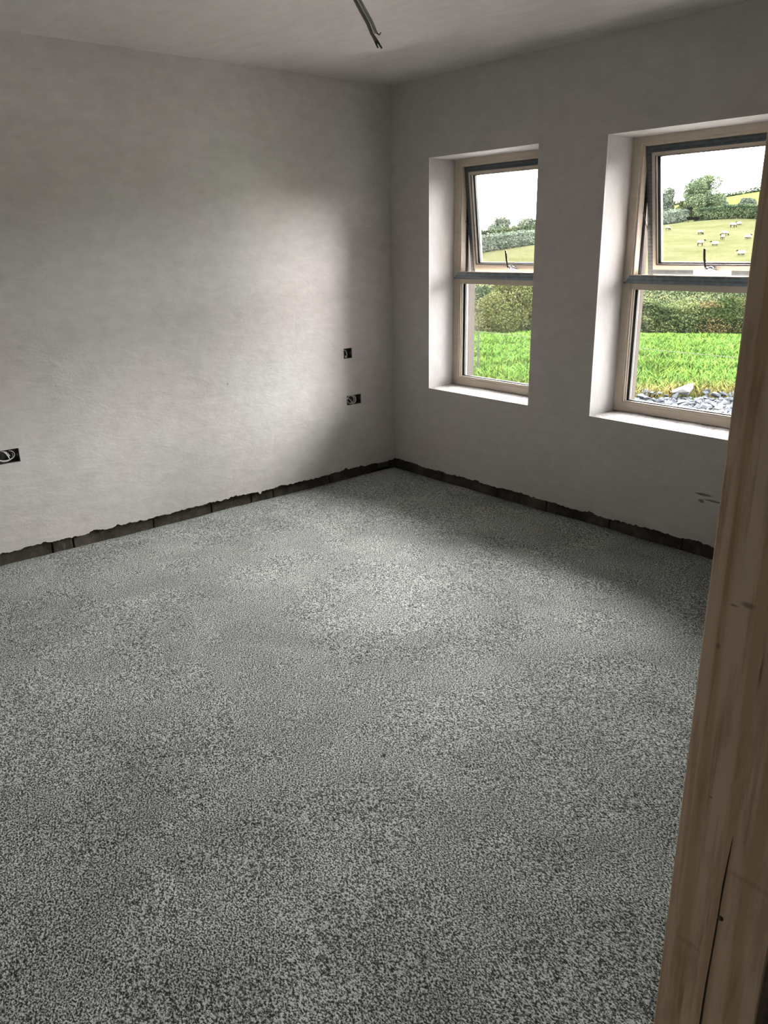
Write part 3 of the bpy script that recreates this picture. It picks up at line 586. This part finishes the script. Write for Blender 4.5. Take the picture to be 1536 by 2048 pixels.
for x, y, h, wd, lb in [(-95.5, 187, 3.0, 6.0, 'round bush on the ridge just right of the large rounded tree'), (-90.0, 190, 2.2, 4.0, 'dark bush on the ridge, middle of the row of three'), (-84, 192, 3.4, 7, 'dark bush on the ridge nearest the timber door post')]:
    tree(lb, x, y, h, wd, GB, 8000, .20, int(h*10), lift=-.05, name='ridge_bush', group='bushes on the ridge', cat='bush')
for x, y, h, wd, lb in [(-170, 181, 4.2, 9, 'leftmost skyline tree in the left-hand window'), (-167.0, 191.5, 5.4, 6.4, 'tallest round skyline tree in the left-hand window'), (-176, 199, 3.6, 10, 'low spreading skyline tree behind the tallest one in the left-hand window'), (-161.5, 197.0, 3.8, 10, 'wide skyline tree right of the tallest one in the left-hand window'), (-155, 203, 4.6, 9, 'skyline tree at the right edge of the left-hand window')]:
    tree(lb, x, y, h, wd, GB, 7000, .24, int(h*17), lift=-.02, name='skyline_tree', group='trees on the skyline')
tree('small bush in the field at the far left of the left-hand window', -118, 118.5, 3.0, 4.2, G1, 2500, .25, 133, lift=0, name='field_bush', cat='bush')
hedge('thin hedge line along the crest of the far bright hill', [(-235, 300), (-200, 330), (-165, 350), (-120, 370)], 2.5, 1.6, 4000, .5, G2, 140)

# ---- electric fence: posts and a white line, stakes by the hedge
POSTM = mat('pale_fence_post', (.12, .11, .095), .7); WIREM = mat('white_poly_wire', (.16, .17, .13), .6)
fp = []
for k, (x, y) in enumerate([(-3.57, 4.72), (-9.6, 4.75), (2.4, 4.66)]):
    z = float(terrain(x, y)); e = link('fence_post', MB().tube([(0, 0, -.05), (0, 0, .58), (0, 0, .62)], [.012, .011, .006], 8).obj('tmp', POSTM).data, label=['thin pale fence post on the lawn in the left-hand window', 'thin pale fence post further along the lawn, out to the left', 'thin pale fence post further along the lawn, out to the right'][k], cat='fence post', loc=(x, y, z))
    fp.append((x, y, z))
for o in [o for o in C.objects if o.name.startswith('tmp')]: bpy.data.objects.remove(o)
wp_ = []
for a, b in ((0, 1), (0, 2)):
    pts = [Vector((fp[a][0]+(fp[b][0]-fp[a][0])*t_, fp[a][1]+(fp[b][1]-fp[a][1])*t_-.014, .315-.02*math.sin(PI*t_))) for t_ in np.linspace(0, 1, 13)]
    wp_.append(pts)
MB().tube(wp_[0][::-1]+wp_[1][1:], .0038, 6).obj('fence_wire', WIREM, label='thin white electric fence line strung across the lawn', cat='wire')
for k, (x, y) in enumerate([(-16.45, 19.6), (-15.1, 20.9), (-14.0, 21.9)]):
    z = float(terrain(x, y)); MB().tube([(0, 0, -.05), (0, 0, .62), (0, 0, .68)], [.03, .028, .02], 6).obj('fence_stake', POSTM, label='weathered stake at the foot of the willow, %s of three' % ['left', 'middle', 'right'][k], cat='fence stake', group='stakes before the willow', loc=(x, y, z))

# ---- sheep
def sheep_mesh(graze, lying):
    bm = bmesh.new(); q = MB(); q.bm.free(); q.bm = bm; lift = -.27 if lying else 0
    q.tube([(-.52, 0, .60+lift), (-.45, 0, .62+lift), (-.25, 0, .62+lift), (.05, 0, .60+lift), (.30, 0, .61+lift), (.42, 0, .64+lift), (.50, 0, .67+lift)], [.08, .20, .27, .28, .25, .18, .10], 12, 1.05)
    nf = len(bm.faces)
    if graze: q.tube([(.42, 0, .62), (.60, 0, .42), (.66, 0, .26), (.73, 0, .12), (.76, 0, .06)], [.13, .10, .085, .07, .04], 8)
    else: q.tube([(.42, 0, .66+lift), (.55, 0, .82+lift), (.62, 0, .90+lift), (.76, 0, .84+lift), (.82, 0, .80+lift)], [.13, .10, .09, .065, .04], 8)
    hx, hz = (.66, .28) if graze else (.60, .93+lift)
    for s in (-1, 1): q.tube([(hx, s*.05, hz), (hx-.02, s*.15, hz+.01)], [.03, .012], 5)
    if not lying:
        for lx in (-.33, .30):
            for s in (-1, 1): q.tube([(lx, s*.12, .48), (lx+(-.05 if lx < 0 else .01), s*.12, .26), (lx, s*.12, 0)], [.075, .04, .03], 6)
    else:
        for lx in (-.30, .30):
            for s in (-1, 1): q.tube([(lx, s*.20, .14), (lx+.14, s*.24, .06), (lx+.02, s*.26, .03)], [.06, .04, .03], 6)
    bmesh.ops.recalc_face_normals(bm, faces=bm.faces); bm.faces.ensure_lookup_table()
    for k, f in enumerate(bm.faces):
        f.smooth = True; f.material_index = 1 if k >= nf+8 else 0
    me = bpy.data.meshes.new('sheep'); bm.to_mesh(me); bm.free(); me.materials.append(FLEECE); me.materials.append(FACE); return me
SM = [sheep_mesh(True, False), sheep_mesh(False, False), sheep_mesh(False, True)]
SH = [(-73.39, 127.98, 0, 1, 'far-left sheep alone near the field hedge'), (-62.3, 118.74, 0, -.6, 'sheep grazing above the window handle tip'), (-57.49, 116.98, 0, .2, 'upper of the two black-faced sheep standing together'), (-54.94, 111.54, 1, -1.9, 'lower of the two black-faced sheep, facing the house'),
      (-62.61, 129.52, 0, .5, 'sheep high in the field, left of the topmost one'), (-63.45, 133.35, 2, 2.6, 'topmost sheep, lying below the clipped hedge'), (-53.54, 102.9, 1, .4, 'sheep just above and left of the window handle'), (-51.87, 103.79, 2, 3.3, 'sheep lying just right of the window handle'),
      (-52.3, 113.75, 2, .8, 'sheep lying low beside the timber door post'), (-55.17, 122.68, 0, .3, 'sheep half hidden at the timber door post'), (-42.99, 93.37, 2, 2.9, 'nearest sheep, lying low right of the window handle')]
for x, y, kk, rz, lb in SH:
    o = link('sheep', SM[kk], label='white sheep with black face, '+lb, cat='sheep', group='sheep in the far field'); o.location = (x, y, float(terrain(x, y))+.02); o.rotation_euler = (0, 0, rz+.3); o.scale = (.85,)*3
    o.location.z = float(terrain(x, y))-.0
q = MB(); bm = q.bm
vv = [bm.verts.new(p) for p in ((-.9, -.3, .45), (.9, -.3, .45), (.9, .3, .45), (-.9, .3, .45), (-1.3, -.5, .95), (1.3, -.5, .95), (1.3, .5, .95), (-1.3, .5, .95), (-.8, -.22, .52), (.8, -.22, .52), (.8, .22, .52), (-.8, .22, .52), (-1.2, -.42, .95), (1.2, -.42, .95), (1.2, .42, .95), (-1.2, .42, .95))]
for f in ((0, 3, 2, 1), (0, 1, 5, 4), (1, 2, 6, 5), (2, 3, 7, 6), (3, 0, 4, 7), (4, 5, 13, 12), (5, 6, 14, 13), (6, 7, 15, 14), (7, 4, 12, 15), (8, 9, 10, 11), (8, 12, 13, 9), (9, 13, 14, 10), (10, 14, 15, 11), (11, 15, 12, 8)): bm.faces.new([vv[k] for k in f])
tz = float(terrain(-77.8, 144.0)); tr = q.obj('feed_trough', FACE, label='dark feed trough standing under the large rounded tree', cat='trough', loc=(-77.8, 144.0, tz)); tr.rotation_euler = (0, 0, .5)
for lx in (-.75, .75):
    for ly in (-.25, .25): MB().tube([(lx, ly, 0), (lx*.95, ly*.95, .47)], .04, 6).obj('leg', FACE, tr)

# ---- slate rubble margin
def stone_mesh(seed, flat=.5):
    r = random.Random(seed); bm = bmesh.new(); pts = []
    for k in range(13):
        a = r.random()*2*PI; u = r.uniform(-1, 1); s = math.sqrt(1-u*u); f_ = r.uniform(.75, 1); pts.append(bm.verts.new((s*math.cos(a)*f_, s*math.sin(a)*f_*.75, u*f_*flat)))
    res = bmesh.ops.convex_hull(bm, input=pts); bmesh.ops.delete(bm, geom=[v_ for v_ in bm.verts if not v_.link_faces], context='VERTS')
    bmesh.ops.recalc_face_normals(bm, faces=bm.faces); me = bpy.data.meshes.new('stone'); bm.to_mesh(me); bm.free(); me.materials.append(STONE); return me
ST = [stone_mesh(k, .35+.25*random.random()) for k in range(14)]
r = random.Random(5); placed = []
tries = 0
while len(placed) < 230 and tries < 20000:
    tries += 1
    x = r.uniform(-1.25, 1.0); d_ = abs(r.gauss(0, .5)); y = float(margin(x))-d_+.05
    s = r.uniform(.035, .085)*(1.25 if d_ < .3 else 1)
    if y < 3.55 or any((x-a)**2+(y-b)**2 < (.75*(s+c_))**2 for a, b, c_ in placed): continue
    if (x+.30)**2+(y-4.52)**2 < .19**2: continue
    placed.append((x, y, s))
for x, y, s in placed:
    o = link('slate_stone', ST[r.randrange(14)], label='grey slate stone in the rubble margin outside the right-hand window', cat='stone', group='slate rubble below the right-hand window')
    ridge = .07*math.exp(-((float(margin(x))-y)/.35)**2)
    o.location = (x, y, float(terrain(x, y))+.018+ridge*r.random()+s*.12); o.rotation_euler = (r.uniform(-.5, .5), r.uniform(-.5, .5), r.uniform(0, 6.3)); o.scale = (s, s, s)
me = stone_mesh(77, .42); me.materials.clear(); me.materials.append(PALESTONE)
big = link('pale_stone', me, label='largest pale flat stone at the grass edge outside the right-hand window', cat='stone'); big.location = (-.33, 4.50, -.075); big.scale = (.16, .14, .20); big.rotation_euler = (.15, -.12, .5)
def gravel():
    N = 26000; x = -5.5+12*rng.random(N); y = 3.5+2.2*rng.random(N)**1.0; k = (y < margin(x)+.02) & ((x < 3.2) | (y > 0)); x, y = x[k], y[k]; N = len(x); s = .012+.022*rng.random(N)**2
    base = np.array([(1, 0, -.2), (.2, .9, -.3), (-.9, .3, -.2), (-.3, -.9, -.2), (.45, -.2, .6), (-.2, .4, .65)]); T = np.array([(0, 1, 4), (1, 5, 4), (1, 2, 5), (2, 3, 5), (3, 4, 5), (3, 0, 4), (0, 3, 2), (0, 2, 1)])
    th = rng.random(N)*2*PI; c_, s_ = np.cos(th), np.sin(th); B = base[None]*(1+.3*rng.normal(size=(N, 6, 1))*.6); X_ = (B[:, :, 0]*c_[:, None]-B[:, :, 1]*s_[:, None])*s[:, None]+x[:, None]; Y_ = (B[:, :, 0]*s_[:, None]+B[:, :, 1]*c_[:, None])*s[:, None]+y[:, None]
    Z_ = B[:, :, 2]*s[:, None]+(terrain(x, y)+.010)[:, None]; V = np.stack([X_, Y_, Z_], -1).reshape(-1, 3); F = (T[None]+(np.arange(N)*6)[:, None, None]).reshape(-1, 3)
    col = np.repeat(np.array([.20, .21, .235])*(.5+.9*rng.random((N, 1))), 6, 0)
    link('gravel', mesh_np('gravel', V, F, GRASS, col), kind='stuff', label='grey slate gravel strip between the house wall and the grass', cat='gravel')
gravel()

# outdoor albedos darkened together, a dimmer daylight put into their colour
def scale_albedo(m, k):
    t_ = m.node_tree; b = t_.nodes['Principled BSDF']; i_ = b.inputs['Base Color']; h = t_.nodes.new('ShaderNodeMixRGB'); h.blend_type = 'MULTIPLY'; h.inputs[0].default_value = 1
    h.inputs[2].default_value = (k, k, k, 1)
    if i_.links: t_.links.new(i_.links[0].from_socket, h.inputs[1])
    else: h.inputs[1].default_value = i_.default_value[:]
    t_.links.new(h.outputs[0], i_); b.inputs['Specular IOR Level'].default_value = 0.0
for m in (LEAF, GRASS, DARKG, BARK, STONE, PALESTONE, FLEECE, FACE, FIELD, POSTM, WIREM, WHITE_RENDER): scale_albedo(m, OUT)
